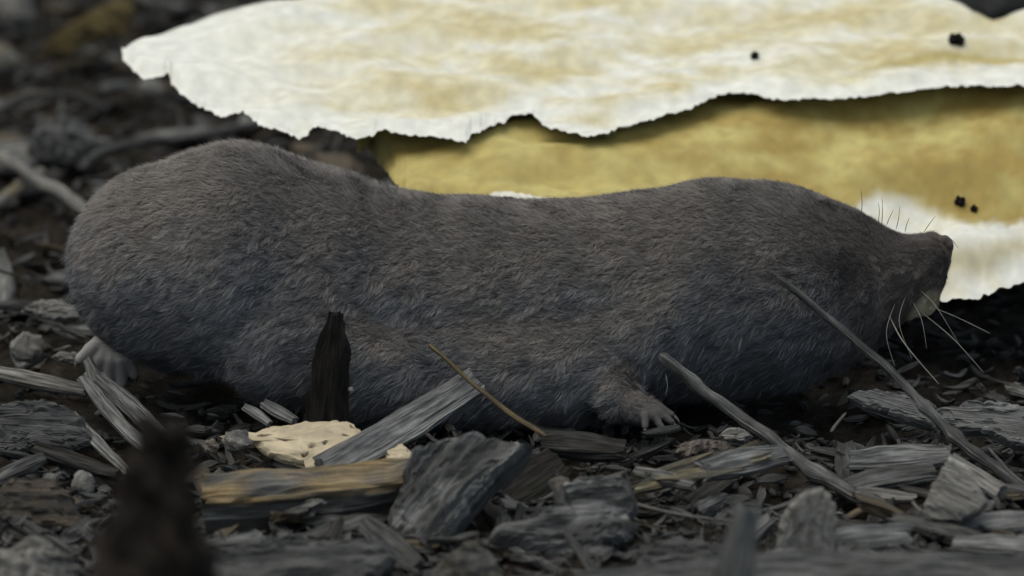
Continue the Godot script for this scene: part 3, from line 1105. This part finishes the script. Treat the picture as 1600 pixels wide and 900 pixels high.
# ---------------------------------------------------------------- the mulch that can be told apart
func build_mulch() -> void:
	var g0 := Color(0.068, 0.071, 0.073)
	var g1 := Color(0.160, 0.165, 0.168)
	var g2 := Color(0.275, 0.284, 0.287)
	var dk := Color(0.022, 0.020, 0.018)
	var br := Color(0.12, 0.10, 0.078)
	var pl := Color(0.356, 0.345, 0.322)
	var cr := Color(0.66, 0.57, 0.41)
	var C := "wood chip"
	slab("pale_flake", "cream ragged flake with dark pits lying under the grey stick", "flake", [[345, 680], [375, 673], [395, 675], [420, 665], [465, 660], [500, 657], [545, 656], [555, 668], [572, 678], [560, 690], [520, 720], [485, 741], [478, 738], [486, 724], [450, 718], [432, 712], [415, 705], [398, 690], [375, 692]], Vector2(468, 690), 3.2, Vector3(0.0, 0.8, 0.6), 1.0, 1, cr, cr * 0.72, {"rough": 0.22, "ragged": 0.4, "mat": M.fungus, "stretch": 0.5, "layers": 0.2, "pits": true})
	slab("pale_flake", "small cream flake between the grey stick and the bark chunk", "flake", [[598, 712], [612, 698], [628, 694], [637, 700], [652, 712], [648, 722], [625, 728], [605, 727]], Vector2(625, 713), 3.0, Vector3(0, 0.7, 0.7), 1.0, 2, cr * 0.9, cr * 0.6, {"rough": 0.25, "mat": M.fungus})
	stick("wood_stick", "flat grey stick leaning from the tan plank up to the shrew's belly", "stick", onz(498, 742, 31), onz(752, 592, 17.5), 3.4, 1.6, 48, 3, g1, g2, {"jag": 0.04, "taper0": 1.0, "taper1": 0.85})
	stick("wood_plank", "weathered split plank with an orange tan upper face beside the dark stalk", "plank", onz(305, 800, 42), onz(672, 758, 38), 6.5, 5.2, 10, 4, g0, g1, {"jag": 0.05, "taper0": 0.95, "square": 0.4, "top": Color(0.31, 0.235, 0.125)})
	slab("bark_chunk", "large rough grey bark chunk at the bottom centre", C, [[625, 745], [640, 700], [690, 678], [740, 670], [800, 679], [832, 690], [800, 720], [770, 740], [748, 770], [722, 800], [702, 830], [690, 862], [650, 880], [612, 860], [602, 800]], Vector2(695, 770), 4.5, Vector3(-0.1, 0.6, 0.8), 6.0, 5, g2 * 1.15, g0, {"rough": 1.1, "ragged": 0.3, "grain": 0.9, "bulge": 0.8, "stretch": 0.16, "layers": 0.75})
	slab("bark_chunk", "layered grey bark chunk right of the largest one", C, [[868, 748], [930, 735], [985, 745], [1002, 788], [985, 800], [992, 830], [960, 850], [938, 856], [905, 872], [888, 879], [850, 860], [800, 846], [765, 843], [775, 820], [830, 813], [842, 795], [880, 780]], Vector2(905, 810), 3.5, Vector3(0.1, 0.7, 0.7), 4.0, 6, g2 * 1.15, g0, {"rough": 0.9, "ragged": 0.35, "bulge": 0.4, "grain": 0.15, "stretch": 0.2, "layers": 0.8})
	slab("wood_chip", "pale upright chip with a rounded top beside the lower twig end", C, [[1215, 855], [1222, 815], [1240, 785], [1262, 766], [1285, 762], [1300, 775], [1310, 800], [1307, 850], [1302, 885], [1232, 885]], Vector2(1263, 820), 4.5, Vector3(0.1, 0.25, 0.96), 2.4, 7, pl, g2, {"rough": 0.35, "ragged": 0.3, "grain": 1.5, "mat": M.bark})
	slab("wood_chip", "angular pale wedge of wood below the two right-hand chips", C, [[1470, 728], [1487, 716], [1520, 745], [1545, 785], [1530, 803], [1500, 815], [1455, 814], [1440, 798], [1450, 768]], Vector2(1492, 775), 5.0, Vector3(-0.1, 0.45, 0.88), 2.5, 8, pl * 0.85, g2, {"rough": 0.22, "ragged": 0.2, "grain": -0.5})
	stick("wood_chip", "short pale bar lying across the angular wedge", C, onz(1482, 720, 33), onz(1568, 772, 39), 1.9, 1.2, 40, 9, pl * 0.8, g2, {"jag": 0.04, "taper0": 0.95, "taper1": 0.95})
	slab("wood_chip", "long flat grey chip under the shrew's chin", C, [[1322, 615], [1335, 606], [1362, 603], [1420, 613], [1462, 628], [1470, 650], [1460, 668], [1420, 655], [1380, 642], [1350, 632]], Vector2(1400, 632), 4.0, Vector3(0.1, 0.75, 0.66), 1.4, 10, g2, g1, {"rough": 0.4, "grain": -0.3})
	slab("wood_chip", "broad grey slab at the right edge behind the twig knot", C, [[1462, 634], [1500, 630], [1515, 625], [1560, 628], [1620, 634], [1660, 660], [1640, 705], [1585, 692], [1540, 672], [1500, 668], [1470, 655]], Vector2(1550, 655), 5.0, Vector3(0, 0.75, 0.66), 1.8, 11, g2, g1, {"rough": 0.45, "grain": -0.1, "stretch": 0.18, "layers": 0.7})
	stick("wood_chip", "slim grey splinter lying under the long flat chip", C, onz(1315, 722, 27), onz(1495, 712, 27), 3.0, 1.4, 55, 12, g1, g2, {"jag": 0.1})
	stick("wood_chip", "dark splinter crossing below the slim grey one", C, onz(1290, 770, 33), onz(1470, 735, 31), 3.0, 1.6, 30, 13, g0, g1, {"jag": 0.12})
	stick("wood_chip", "thin pale-edged splinter between the twig and the wedge", C, onz(1330, 768, 36), onz(1435, 780, 37), 1.6, 1.0, 40, 14, g1, pl * 0.8, {"jag": 0.1})
	# twigs, straws
	twig("twig", "straight grey twig slanting down from the shrew's chest to the lower right", "twig", [onz(1030, 556, 18.5), onz(1110, 615, 21), onz(1200, 684, 26), onz(1300, 752, 33), onz(1415, 818, 42)], 0.6, 0.85, 15, g0, g2 * 0.8, {"knots": [[0.13, 0.2], [0.62, 0.35]]})
	twig("twig", "thin dark twig with a knot leaning from the shrew's shoulder to the right edge", "twig", [onz(1212, 433, 14.2), onz(1290, 492, 15.5), onz(1380, 570, 18.5), onz(1452, 640, 22), onz(1515, 702, 27), onz(1610, 772, 33)], 0.38, 0.62, 16, g0, g1 * 1.2, {"knots": [[0.56, 0.5], [0.70, 0.7], [0.78, 0.4]]})
	twig("straw", "fine tan straw slanting across the grey stick's upper end", "straw", [onz(670, 539, 17.5), onz(735, 595, 20), onz(800, 647, 23), onz(853, 682, 26)], 0.24, 0.30, 17, Color(0.30, 0.24, 0.14), Color(0.20, 0.16, 0.10), {"knots": [[0.0, 0.5]]})
	twig("straw", "short pale straw standing among the chips at the left edge", "straw", [onz(58, 648, 12), onz(70, 680, 17), onz(90, 705, 20)], 0.2, 0.24, 18, pl, g2)
	twig("straw", "tiny pale straw below the shrew's throat", "straw", [onz(1322, 645, 18), onz(1308, 662, 20), onz(1298, 675, 21)], 0.12, 0.2, 19, pl, g2)
	twig("straw", "long pale straw lying in front of the layered bark chunk", "straw", [onz(985, 785, 44), onz(1040, 800, 46), onz(1120, 812, 48), onz(1180, 816, 49)], 0.2, 0.14, 20, pl * 0.9, g2)
	twig("straw", "thin dark rootlet hanging from the blurred twig beside the rump", "straw", [onz(-10, 420, -40), onz(30, 435, -40), onz(38, 452, -38), onz(30, 470, -36)], 0.16, 0.1, 21, dk, br)
	twig("straw", "hair-thin straw right of the angular wedge", "straw", [onz(1545, 700, 29), onz(1575, 735, 33), onz(1610, 762, 36)], 0.16, 0.16, 121, g2, g1)
	# splintered ends made of several strands
	var fan := thing("splintered_wood", "fan of yellowish torn wood fibres under the straight grey twig", "wood splinter")
	var k := 0
	for f in [[975, 765, 36, 1195, 690, 27, 0.5], [975, 772, 38, 1215, 715, 30, 0.75], [985, 762, 37, 1150, 705, 30, 0.42], [1000, 745, 36, 1120, 712, 31, 0.35], [1010, 752, 38, 1170, 742, 35, 0.4]]:
		stick("strand", "", "", onz(f[0], f[1], f[2]), onz(f[3], f[4] - k * 2.0, f[5]), f[6] * 1.9, f[6] * 0.8, 45, 22 + k, Color(0.27, 0.235, 0.15), g1, {"jag": 0.1, "bow": 0.05, "taper0": 0.6, "taper1": 0.5}, fan)
		k += 1
	stick("strand", "", "", onz(1085, 738, 34), onz(1240, 706, 29), 3.0, 0.9, 55, 30, g2, g1, {"jag": 0.16}, fan)
	var bun := thing("splintered_wood", "bundle of grey splinters slanting past the hind foot into the dark stalk", "wood splinter")
	k = 0
	for f in [[120, 580, 2, 265, 735, 26, 1.5], [150, 585, 1, 285, 715, 22, 1.9], [105, 640, 10, 205, 745, 27, 1.3], [138, 560, -4, 165, 625, 5, 1.3], [165, 600, 2, 235, 665, 14, 1.2]]:
		stick("strand", "", "", onz(f[0], f[1], f[2]), onz(f[3], f[4], f[5]), f[6], 1.0, 50, 40 + k, g1, g2, {"jag": 0.1}, bun)
		k += 1
	# near the camera and out of focus
	stick("dark_stalk", "black blurred stalk standing close to the camera at the lower left", "stalk", onz(258, 645, 185), onz(194, 1400, 185), 11.8, 9.5, 85, 50, Color(0.026, 0.021, 0.018), Color(0.042, 0.034, 0.028), {"jag": 0.03, "taper0": 0.36, "taper1": 1.1, "square": 0.85, "rough": 0.3, "bow": 0.0, "side": 0.0})
	stick("stub", "narrow black stub standing against the shrew's belly", "stub", onz(527, 484, 18.0), onz(510, 672, 18.5), 3.9, 2.6, 85, 51, dk * 0.7, dk * 1.1, {"jag": 0.04, "taper0": 0.5, "taper1": 1.15, "square": 0.9, "rough": 0.3, "bow": 0.0, "side": 0.0, "twist": 0.2})
	stick("grey_stalk", "blurred grey stalk poking up at the bottom right of centre", "stalk", onz(1172, 780, 118), onz(1100, 1080, 120), 3.7, 3.2, 80, 52, g2, g1, {"jag": 0.06, "taper0": 0.75, "taper1": 1.0, "square": 0.9, "bow": 0.0})
	stick("wood_stick", "blurred grey stick along the bottom right edge of the picture", "stick", onz(880, 922, 78), onz(1690, 900, 76), 5.0, 3.4, 40, 53, g0, g1, {"jag": 0.05})
	stick("wood_stick", "dark fibrous stick behind the pale upright chip's foot", "stick", onz(1190, 880, 60), onz(1440, 832, 50), 3.6, 2.0, 45, 54, g0, g2, {"jag": 0.1})
	stick("wood_stick", "grey stick running off the right edge below the wedge", "stick", onz(1430, 826, 47), onz(1660, 815, 46), 2.6, 2.0, 45, 55, g1, g2, {"jag": 0.06})
	stick("wood_stick", "low grey stick running off the lower right corner", "stick", onz(1480, 850, 55), onz(1670, 862, 58), 2.4, 1.8, 45, 56, g1, g2, {"jag": 0.08})
	# small pieces in the middle
	slab("wood_chip", "pinkish chip with two cracks under the shrew's chest", C, [[1050, 707], [1065, 692], [1090, 684], [1120, 685], [1143, 690], [1140, 704], [1100, 707], [1072, 716]], Vector2(1098, 697), 3.5, Vector3(0, 0.6, 0.8), 1.6, 60, Color(0.26, 0.22, 0.20), Color(0.15, 0.13, 0.12), {"rough": 0.3, "grain": 1.4})
	slab("wood_chip", "small grey chip just behind the pinkish cracked one", C, [[1124, 678], [1140, 668], [1162, 668], [1176, 680], [1160, 688], [1135, 686]], Vector2(1150, 678), 3.0, Vector3(0, 0.6, 0.8), 1.2, 61, g2, pl, {"rough": 0.3})
	slab("wood_chip", "small pale chip on the edge of the layered bark chunk", C, [[862, 750], [878, 742], [890, 748], [898, 762], [870, 765]], Vector2(878, 754), 5.2, Vector3(0.2, 0.6, 0.8), 0.8, 62, Color(0.22, 0.185, 0.16), g1, {"rough": 0.2})
	stick("wood_chip", "slim splinter left of the cream flake's top", C, onz(378, 634, 15), onz(425, 665, 19), 1.0, 0.7, 40, 63, g1, g2)
	stick("wood_chip", "slim pale splinter just above the cream flake", C, onz(408, 630, 14), onz(468, 662, 18), 1.4, 0.8, 40, 64, g1, g2)
	lump("pebble", "small cream-topped pebble at the left tip of the cream flake", "pebble", onz(372, 690, 24), Vector3(3.2, 2.2, 2.4), 65, pl, g1)
	lump("pebble", "tiny pale pebble left of the cream-topped one", "pebble", onz(330, 697, 27), Vector3(1.7, 1.3, 1.5), 66, pl, Color(0.3, 0.25, 0.18))
	lump("pebble", "round pale pebble left of the black stalk", "pebble", onz(130, 758, 34), Vector3(2.7, 2.9, 2.4), 67, pl * 1.1, g2, 0.15)
	lump("crumb", "tiny pale crumb at the foot of the black stub", "crumb", onz(549, 609, 19), Vector3(0.65, 0.55, 0.6), 68, pl, g2)
	# left edge
	stick("wood_stick", "pale grey stick running in from the left edge towards the hind foot", "stick", onz(-40, 574, -7), onz(140, 612, -4), 1.7, 1.4, 45, 70, g2, pl * 0.8, {"jag": 0.05})
	slab("wood_chip", "pale oval chip lying left of the shrew's rump", C, [[33, 482], [58, 468], [95, 467], [126, 480], [130, 496], [100, 499], [68, 494]], Vector2(82, 482), 4.0, Vector3(0, 0.6, 0.8), 1.2, 71, pl, g2, {"rough": 0.3})
	lump("pebble", "pale rounded stone at the left edge under the oval chip", "pebble", onz(44, 546, -18), Vector3(4.2, 3.9, 3.6), 72, pl * 1.05, g2, 0.2)
	slab("wood_chip", "small pale chip between the rounded stone and the hind foot", C, [[82, 556], [95, 548], [120, 550], [132, 562], [120, 570], [96, 564]], Vector2(107, 559), 2.5, Vector3(0, 0.6, 0.8), 0.8, 73, pl, g2, {"rough": 0.25})
	slab("wood_chip", "broad grey bark plate at the left edge below the grey stick", C, [[-20, 640], [30, 622], [85, 625], [130, 650], [150, 690], [120, 700], [60, 702], [-20, 715]], Vector2(60, 665), 3.5, Vector3(0.05, 0.7, 0.7), 1.8, 74, g1, g0, {"rough": 0.6, "stretch": 0.18, "layers": 0.7})
	stick("wood_chip", "dark split stick under the short pale straw", C, onz(52, 700, 24), onz(190, 745, 30), 1.7, 1.5, 40, 75, dk, g0, {"jag": 0.04})
	stick("wood_chip", "dark stick at the left edge ending under the split one", C, onz(-30, 762, 34), onz(75, 712, 25), 1.7, 1.4, 40, 76, dk, g1, {"jag": 0.05})
	slab("wood_chip", "dull brown plate left of the round pale pebble", C, [[-15, 770], [20, 745], [80, 745], [120, 780], [130, 830], [60, 825], [-15, 810]], Vector2(55, 785), 3.0, Vector3(0.1, 0.65, 0.75), 2.0, 77, br * 1.1, g0, {"rough": 0.5, "stretch": 0.18, "layers": 0.7})
	slab("wood_chip", "pale jagged chip in the lower left corner", C, [[-20, 862], [20, 852], [45, 838], [80, 842], [100, 862], [126, 882], [125, 930], [-20, 930]], Vector2(55, 885), 4.0, Vector3(0.1, 0.6, 0.8), 2.2, 78, pl, g1, {"rough": 0.6, "ragged": 0.5, "mat": M.bark})
	stick("wood_chip", "dark splinter above the pale jagged corner chip", C, onz(-30, 820, 44), onz(60, 850, 48), 2.0, 1.4, 40, 79, dk, g0)
	stick("wood_chip", "grey splinter beside the stalk above the pale corner chip", C, onz(60, 805, 41), onz(160, 850, 48), 2.2, 1.6, 45, 80, g0, g1)
	# bottom middle
	slab("wood_chip", "dull grey plate under the front of the split plank", C, [[320, 860], [420, 835], [520, 842], [600, 835], [620, 870], [560, 930], [330, 930]], Vector2(470, 875), 3.0, Vector3(0, 0.75, 0.66), 2.5, 81, g1, g0, {"rough": 0.7, "stretch": 0.18, "layers": 0.7})
	slab("wood_chip", "tan-grey chip under the point of the largest bark chunk", C, [[650, 935], [690, 870], [735, 842], [765, 862], [785, 900], [790, 935]], Vector2(725, 895), 4.0, Vector3(-0.1, 0.5, 0.86), 2.0, 82, Color(0.16, 0.145, 0.115), g1, {"rough": 0.5, "mat": M.bark})
	stick("wood_chip", "grey splinter pointing at the largest bark chunk from below the plank", C, onz(565, 812, 50), onz(660, 890, 60), 2.6, 1.4, 50, 83, g0, g1)
	stick("wood_chip", "dark stick in the hollow between the two bark chunks", C, onz(760, 800, 36), onz(880, 720, 28), 6.0, 2.5, 40, 84, dk, dk * 1.4, {"jag": 0.1})
	slab("wood_chip", "dark grey plate in the hollow right of the layered chunk", C, [[1000, 850], [1060, 835], [1130, 850], [1150, 890], [1050, 900], [990, 890]], Vector2(1075, 868), 2.5, Vector3(0, 0.75, 0.66), 1.6, 85, g0, g1, {"rough": 0.6, "stretch": 0.18, "layers": 0.7})
	stick("wood_chip", "thin grey sliver above the long pale straw", C, onz(985, 735, 34), onz(1090, 760, 38), 1.4, 0.9, 45, 86, g1, g2)
	stick("wood_chip", "dark bark strip between the straw's foot and the splinter fan", C, onz(835, 690, 24), onz(985, 705, 27), 3.2, 2.0, 35, 87, g0, dk, {"jag": 0.12})
	stick("wood_chip", "thin sliver under the shrew's forefoot", C, onz(1000, 680, 22), onz(1065, 668, 20), 0.9, 0.7, 40, 88, dk, g0)
	# behind, out of focus
	slab("dead_leaf", "blurred tan dead leaf in the upper left background", "leaf", [[55, 82], [95, 52], [140, 27], [175, 14], [205, 2], [212, 28], [190, 52], [150, 58], [112, 78]], Vector2(140, 45), 5.0, Vector3(0.1, 0.85, 0.5), 0.8, 90, Color(0.30, 0.235, 0.10), Color(0.20, 0.15, 0.07), {"rough": 1.2, "bulge": 2.0})
	lump("pebble", "blurred pale stone in the top left corner", "pebble", ony(14, 14, 3), Vector3(6, 5, 6), 91, pl * 1.1, pl * 0.8, 0.15)
	lump("pebble", "blurred tan stone at the left edge below the corner stone", "pebble", ony(2, 96, 3), Vector3(4.5, 4, 5), 92, Color(0.25, 0.2, 0.12), g2, 0.15)
	twig("twig", "blurred pale twig running from the left edge to the shrew's rump", "twig", [ony(-25, 228, 3.5), ony(60, 280, 3.5), ony(150, 335, 3.0)], 0.8, 0.75, 93, pl * 0.9, g2)
	twig("twig", "short blurred tan twig crossing under the pale one at the left edge", "twig", [ony(-20, 325, 1.5), ony(30, 292, 1.8), ony(66, 268, 2.2)], 0.85, 0.8, 94, Color(0.26, 0.22, 0.15), g2)
	slab("wood_chip", "blurred light grey mound of bark above the crossing twigs", C, [[40, 225], [60, 195], [100, 182], [140, 195], [160, 220], [110, 245], [60, 245]], Vector2(100, 215), 4.0, Vector3(0, 0.8, 0.6), 2.5, 95, g2, g1, {"rough": 1.0, "mat": M.bark, "bulge": 1.5})
	twig("twig", "blurred bent grey stick behind the top of the shrew's rump", "twig", [ony(125, 262, 2.0), ony(160, 236, 2.5), ony(230, 222, 2.5), ony(330, 208, 2.5), ony(430, 190, 2.0)], 0.6, 0.5, 96, g1, g0)
	twig("twig", "blurred arching grey twig at the left edge below the dead leaf", "twig", [ony(-20, 180, 2), ony(40, 152, 4), ony(110, 148, 4), ony(170, 175, 2)], 0.5, 0.4, 97, g0, g1)
	lump("pebble", "blurred pale bit below the tip of the upper bracket", "pebble", ony(236, 139, 2.5), Vector3(3.6, 2.4, 3), 98, pl, g2, 0.2)
	slab("wood_chip", "blurred dark slab in the top right corner beyond the fungus", C, [[1440, -60], [1480, -10], [1540, 22], [1600, 15], [1690, 20], [1700, -60]], Vector2(1570, -15), 6.0, Vector3(0, 0.8, 0.6), 3.0, 99, Color(0.085, 0.088, 0.092), g0, {"rough": 0.8, "mat": M.bark})
	# crumbs on the fungus
	for q in [["upper_cap", 1495, 69, 1.5, "largest black crumb lying on the upper bracket"], ["upper_cap", 1181, 90, 0.9, "small black crumb on the upper bracket left of the largest"], ["lower_cap", 1500, 318, 1.15, "black crumb on the lower bracket above the shrew's nose"], ["lower_cap", 1521, 323, 0.8, "smaller crumb just right of the one above the nose"]]:
		lump("crumb", q[4], "crumb", on_cap(q[0], q[1], q[2]) + Vector3(0, q[3] * 0.28, 0), Vector3(q[3] * 1.05, q[3], q[3]), int(q[1]), dk, dk * 0.6, 0.35, "crumbs on the fungus")


# ---------------------------------------------------------------- the rest of the litter
func scatter() -> void:
	var tones := [[Color(0.032, 0.031, 0.030), Color(0.065, 0.064, 0.062)], [Color(0.058, 0.060, 0.061), Color(0.125, 0.129, 0.131)], [Color(0.115, 0.119, 0.120), Color(0.225, 0.230, 0.232)], [Color(0.075, 0.062, 0.046), Color(0.15, 0.122, 0.086)]]
	var words := ["black-brown", "dark grey", "light grey", "brown"]
	var meshes := []
	for k in 24:
		var tn: Array = tones[k % 4]
		var slim := k >= 16
		var L := rng.randf_range(12.0, 19.0) if slim else rng.randf_range(7.0, 13.0)
		meshes.append([chip_mesh(L, L * (rng.randf_range(0.08, 0.17) if slim else rng.randf_range(0.2, 0.45)), L * (rng.randf_range(0.04, 0.08) if slim else rng.randf_range(0.1, 0.18)), 200 + k, tn[0], tn[1], {"square": 0.38, "taper0": 0.6, "taper1": 0.7, "jag": rng.randf_range(0.08, 0.2), "rough": 0.25, "bow": rng.randf_range(-0.08, 0.08)}), k % 4, L])
	var made := 0
	var alike := {}
	var tries := 0
	while made < 250 and tries < 4000:
		tries += 1
		var z := rng.randf_range(-215.0, 82.0)
		var x := rng.randf_range(-68.0, 66.0)
		if made >= 180:
			z = rng.randf_range(20.0, 80.0)
		var p := Vector3(x, 0, z)
		# not inside the shrew or the base of the fungus
		if x > -54.0 and x < 50.0 and z > -20.0 and z < 17.0:
			continue
		if x > -8.0 and z < -52.0 and z > -90.0:
			continue
		if x > -20.0 and z < -20.0 and z > -170.0 and rng.randf() < 0.93:
			continue
		var k := rng.randi() % 24 if made < 180 else 16 + rng.randi() % 8
		var yy := ground_height(x, z) + rng.randf_range(0.2, 1.3)
		var q := seen_at(Vector3(x, yy, z))
		if q.x < -30 or q.x > 1630 or q.y > 930 or q.y < -40:
			continue
		var sc := rng.randf_range(0.6, 1.15)
		if z > 15.0 and z < 30.0:
			sc *= 0.75
		var o := node("wood_chip", meshes[k][0], M.wood)
		var bs := Basis(Vector3.UP, rng.randf() * TAU) * Basis(Vector3.RIGHT, rng.randfn() * 0.35) * Basis(Vector3.BACK, rng.randfn() * 0.2)
		o.transform = Transform3D(bs.scaled(Vector3.ONE * sc), Vector3(x, yy, z) * MM)
		var place := "in the blurred litter behind the rump"
		if q.x > 560 and z < 0.0: place = "in the dark under the fungus"
		elif q.y < 200: place = "in the blurred litter left of the upper bracket"
		elif q.y < 420: place = "in the blurred litter left of the shrew's back"
		elif z < 0.0: place = "in the litter left of the hind foot"
		elif q.x < 320: place = "in the litter around the black stalk"
		elif q.x < 640: place = "in the litter around the split plank"
		elif q.x < 1010: place = "in the litter around the two bark chunks"
		elif q.x < 1320: place = "in the litter around the pale upright chip"
		else: place = "in the litter around the angular wedge"
		var said := "%s %s chip %s" % ["slim" if k >= 16 else "small" if meshes[k][2] * sc < 8.0 else "broad", words[meshes[k][1]], place]
		if not alike.has(said):
			alike[said] = []
		alike[said].append([q.x, o])
		tag(o, said, "wood chip", "pieces of wood mulch")
		made += 1
	# those that look alike are told apart by their order across the picture
	for said in alike:
		var row: Array = alike[said]
		row.sort_custom(func(a, b): return a[0] < b[0])
		if row.size() > 1:
			for i in row.size():
				var nth: String = "leftmost" if i == 0 else "rightmost" if i == row.size() - 1 else ["", "second", "third", "fourth", "fifth", "sixth", "seventh", "eighth", "ninth", "tenth"][mini(i, 9)] + " from left"
				row[i][1].set_meta("label", said + ", " + nth)
	# crumbs and slivers too small and too many to count
	var tot := 0
	var bits := [chip_mesh(3.8, 0.8, 0.35, 301, tones[1][0], tones[2][1], {"jag": 0.2, "square": 0.35, "taper0": 0.5, "taper1": 0.6}), chip_mesh(2.7, 0.9, 0.35, 302, tones[0][0], tones[1][1], {"jag": 0.25, "square": 0.35, "taper0": 0.5}), lump_mesh(Vector3(1.3, 0.9, 1.1), 303, tones[0][0], tones[1][1], 0.35), chip_mesh(6.0, 0.55, 0.3, 304, tones[0][1], tones[2][1], {"jag": 0.2, "square": 0.4, "taper0": 0.4, "taper1": 0.5, "bow": 0.08}), lump_mesh(Vector3(0.8, 0.6, 0.7), 305, tones[2][1], tones[2][0], 0.35)]
	var holder := Node3D.new()
	holder.name = "wood_litter"
	add_child(holder)
	tag(holder, "fine dark crumbs and slivers of wood covering the soil", "litter", "", "stuff")
	for b in bits.size():
		var spots := []
		var cnt: int = [2300, 2300, 900, 1800, 300][b]
		for i in cnt:
			var z := rng.randf_range(-225.0, 92.0)
			var x := rng.randf_range(-74.0, 72.0)
			if rng.randf() < 0.35:
				z = rng.randf_range(8.0, 85.0)
			if x > -6.0 and z < -54.0 and z > -88.0:
				continue
			var bs := Basis(Vector3.UP, rng.randf() * TAU) * Basis(Vector3.RIGHT, rng.randfn() * 0.5) * Basis(Vector3.BACK, rng.randfn() * 0.3)
			spots.append(Transform3D(bs.scaled(Vector3.ONE * rng.randf_range(0.5, 1.4)), Vector3(x, ground_height(x, z) + (rng.randf_range(0.0, 0.7) if rng.randf() < 0.7 else rng.randf_range(0.5, 1.8)), z) * MM))
		var mm := MultiMesh.new()
		mm.transform_format = MultiMesh.TRANSFORM_3D
		mm.mesh = bits[b]
		mm.instance_count = spots.size()
		for i in spots.size():
			mm.set_instance_transform(i, spots[i])
		var o := MultiMeshInstance3D.new()
		o.multimesh = mm
		o.material_override = M.wood if b in [0, 1, 3] else M.bark
		o.name = "crumbs"
		holder.add_child(o, true)
		o.set_meta("kind", "stuff")
		tot += spots.size()
	print("scatter ", made, " bits ", tot)
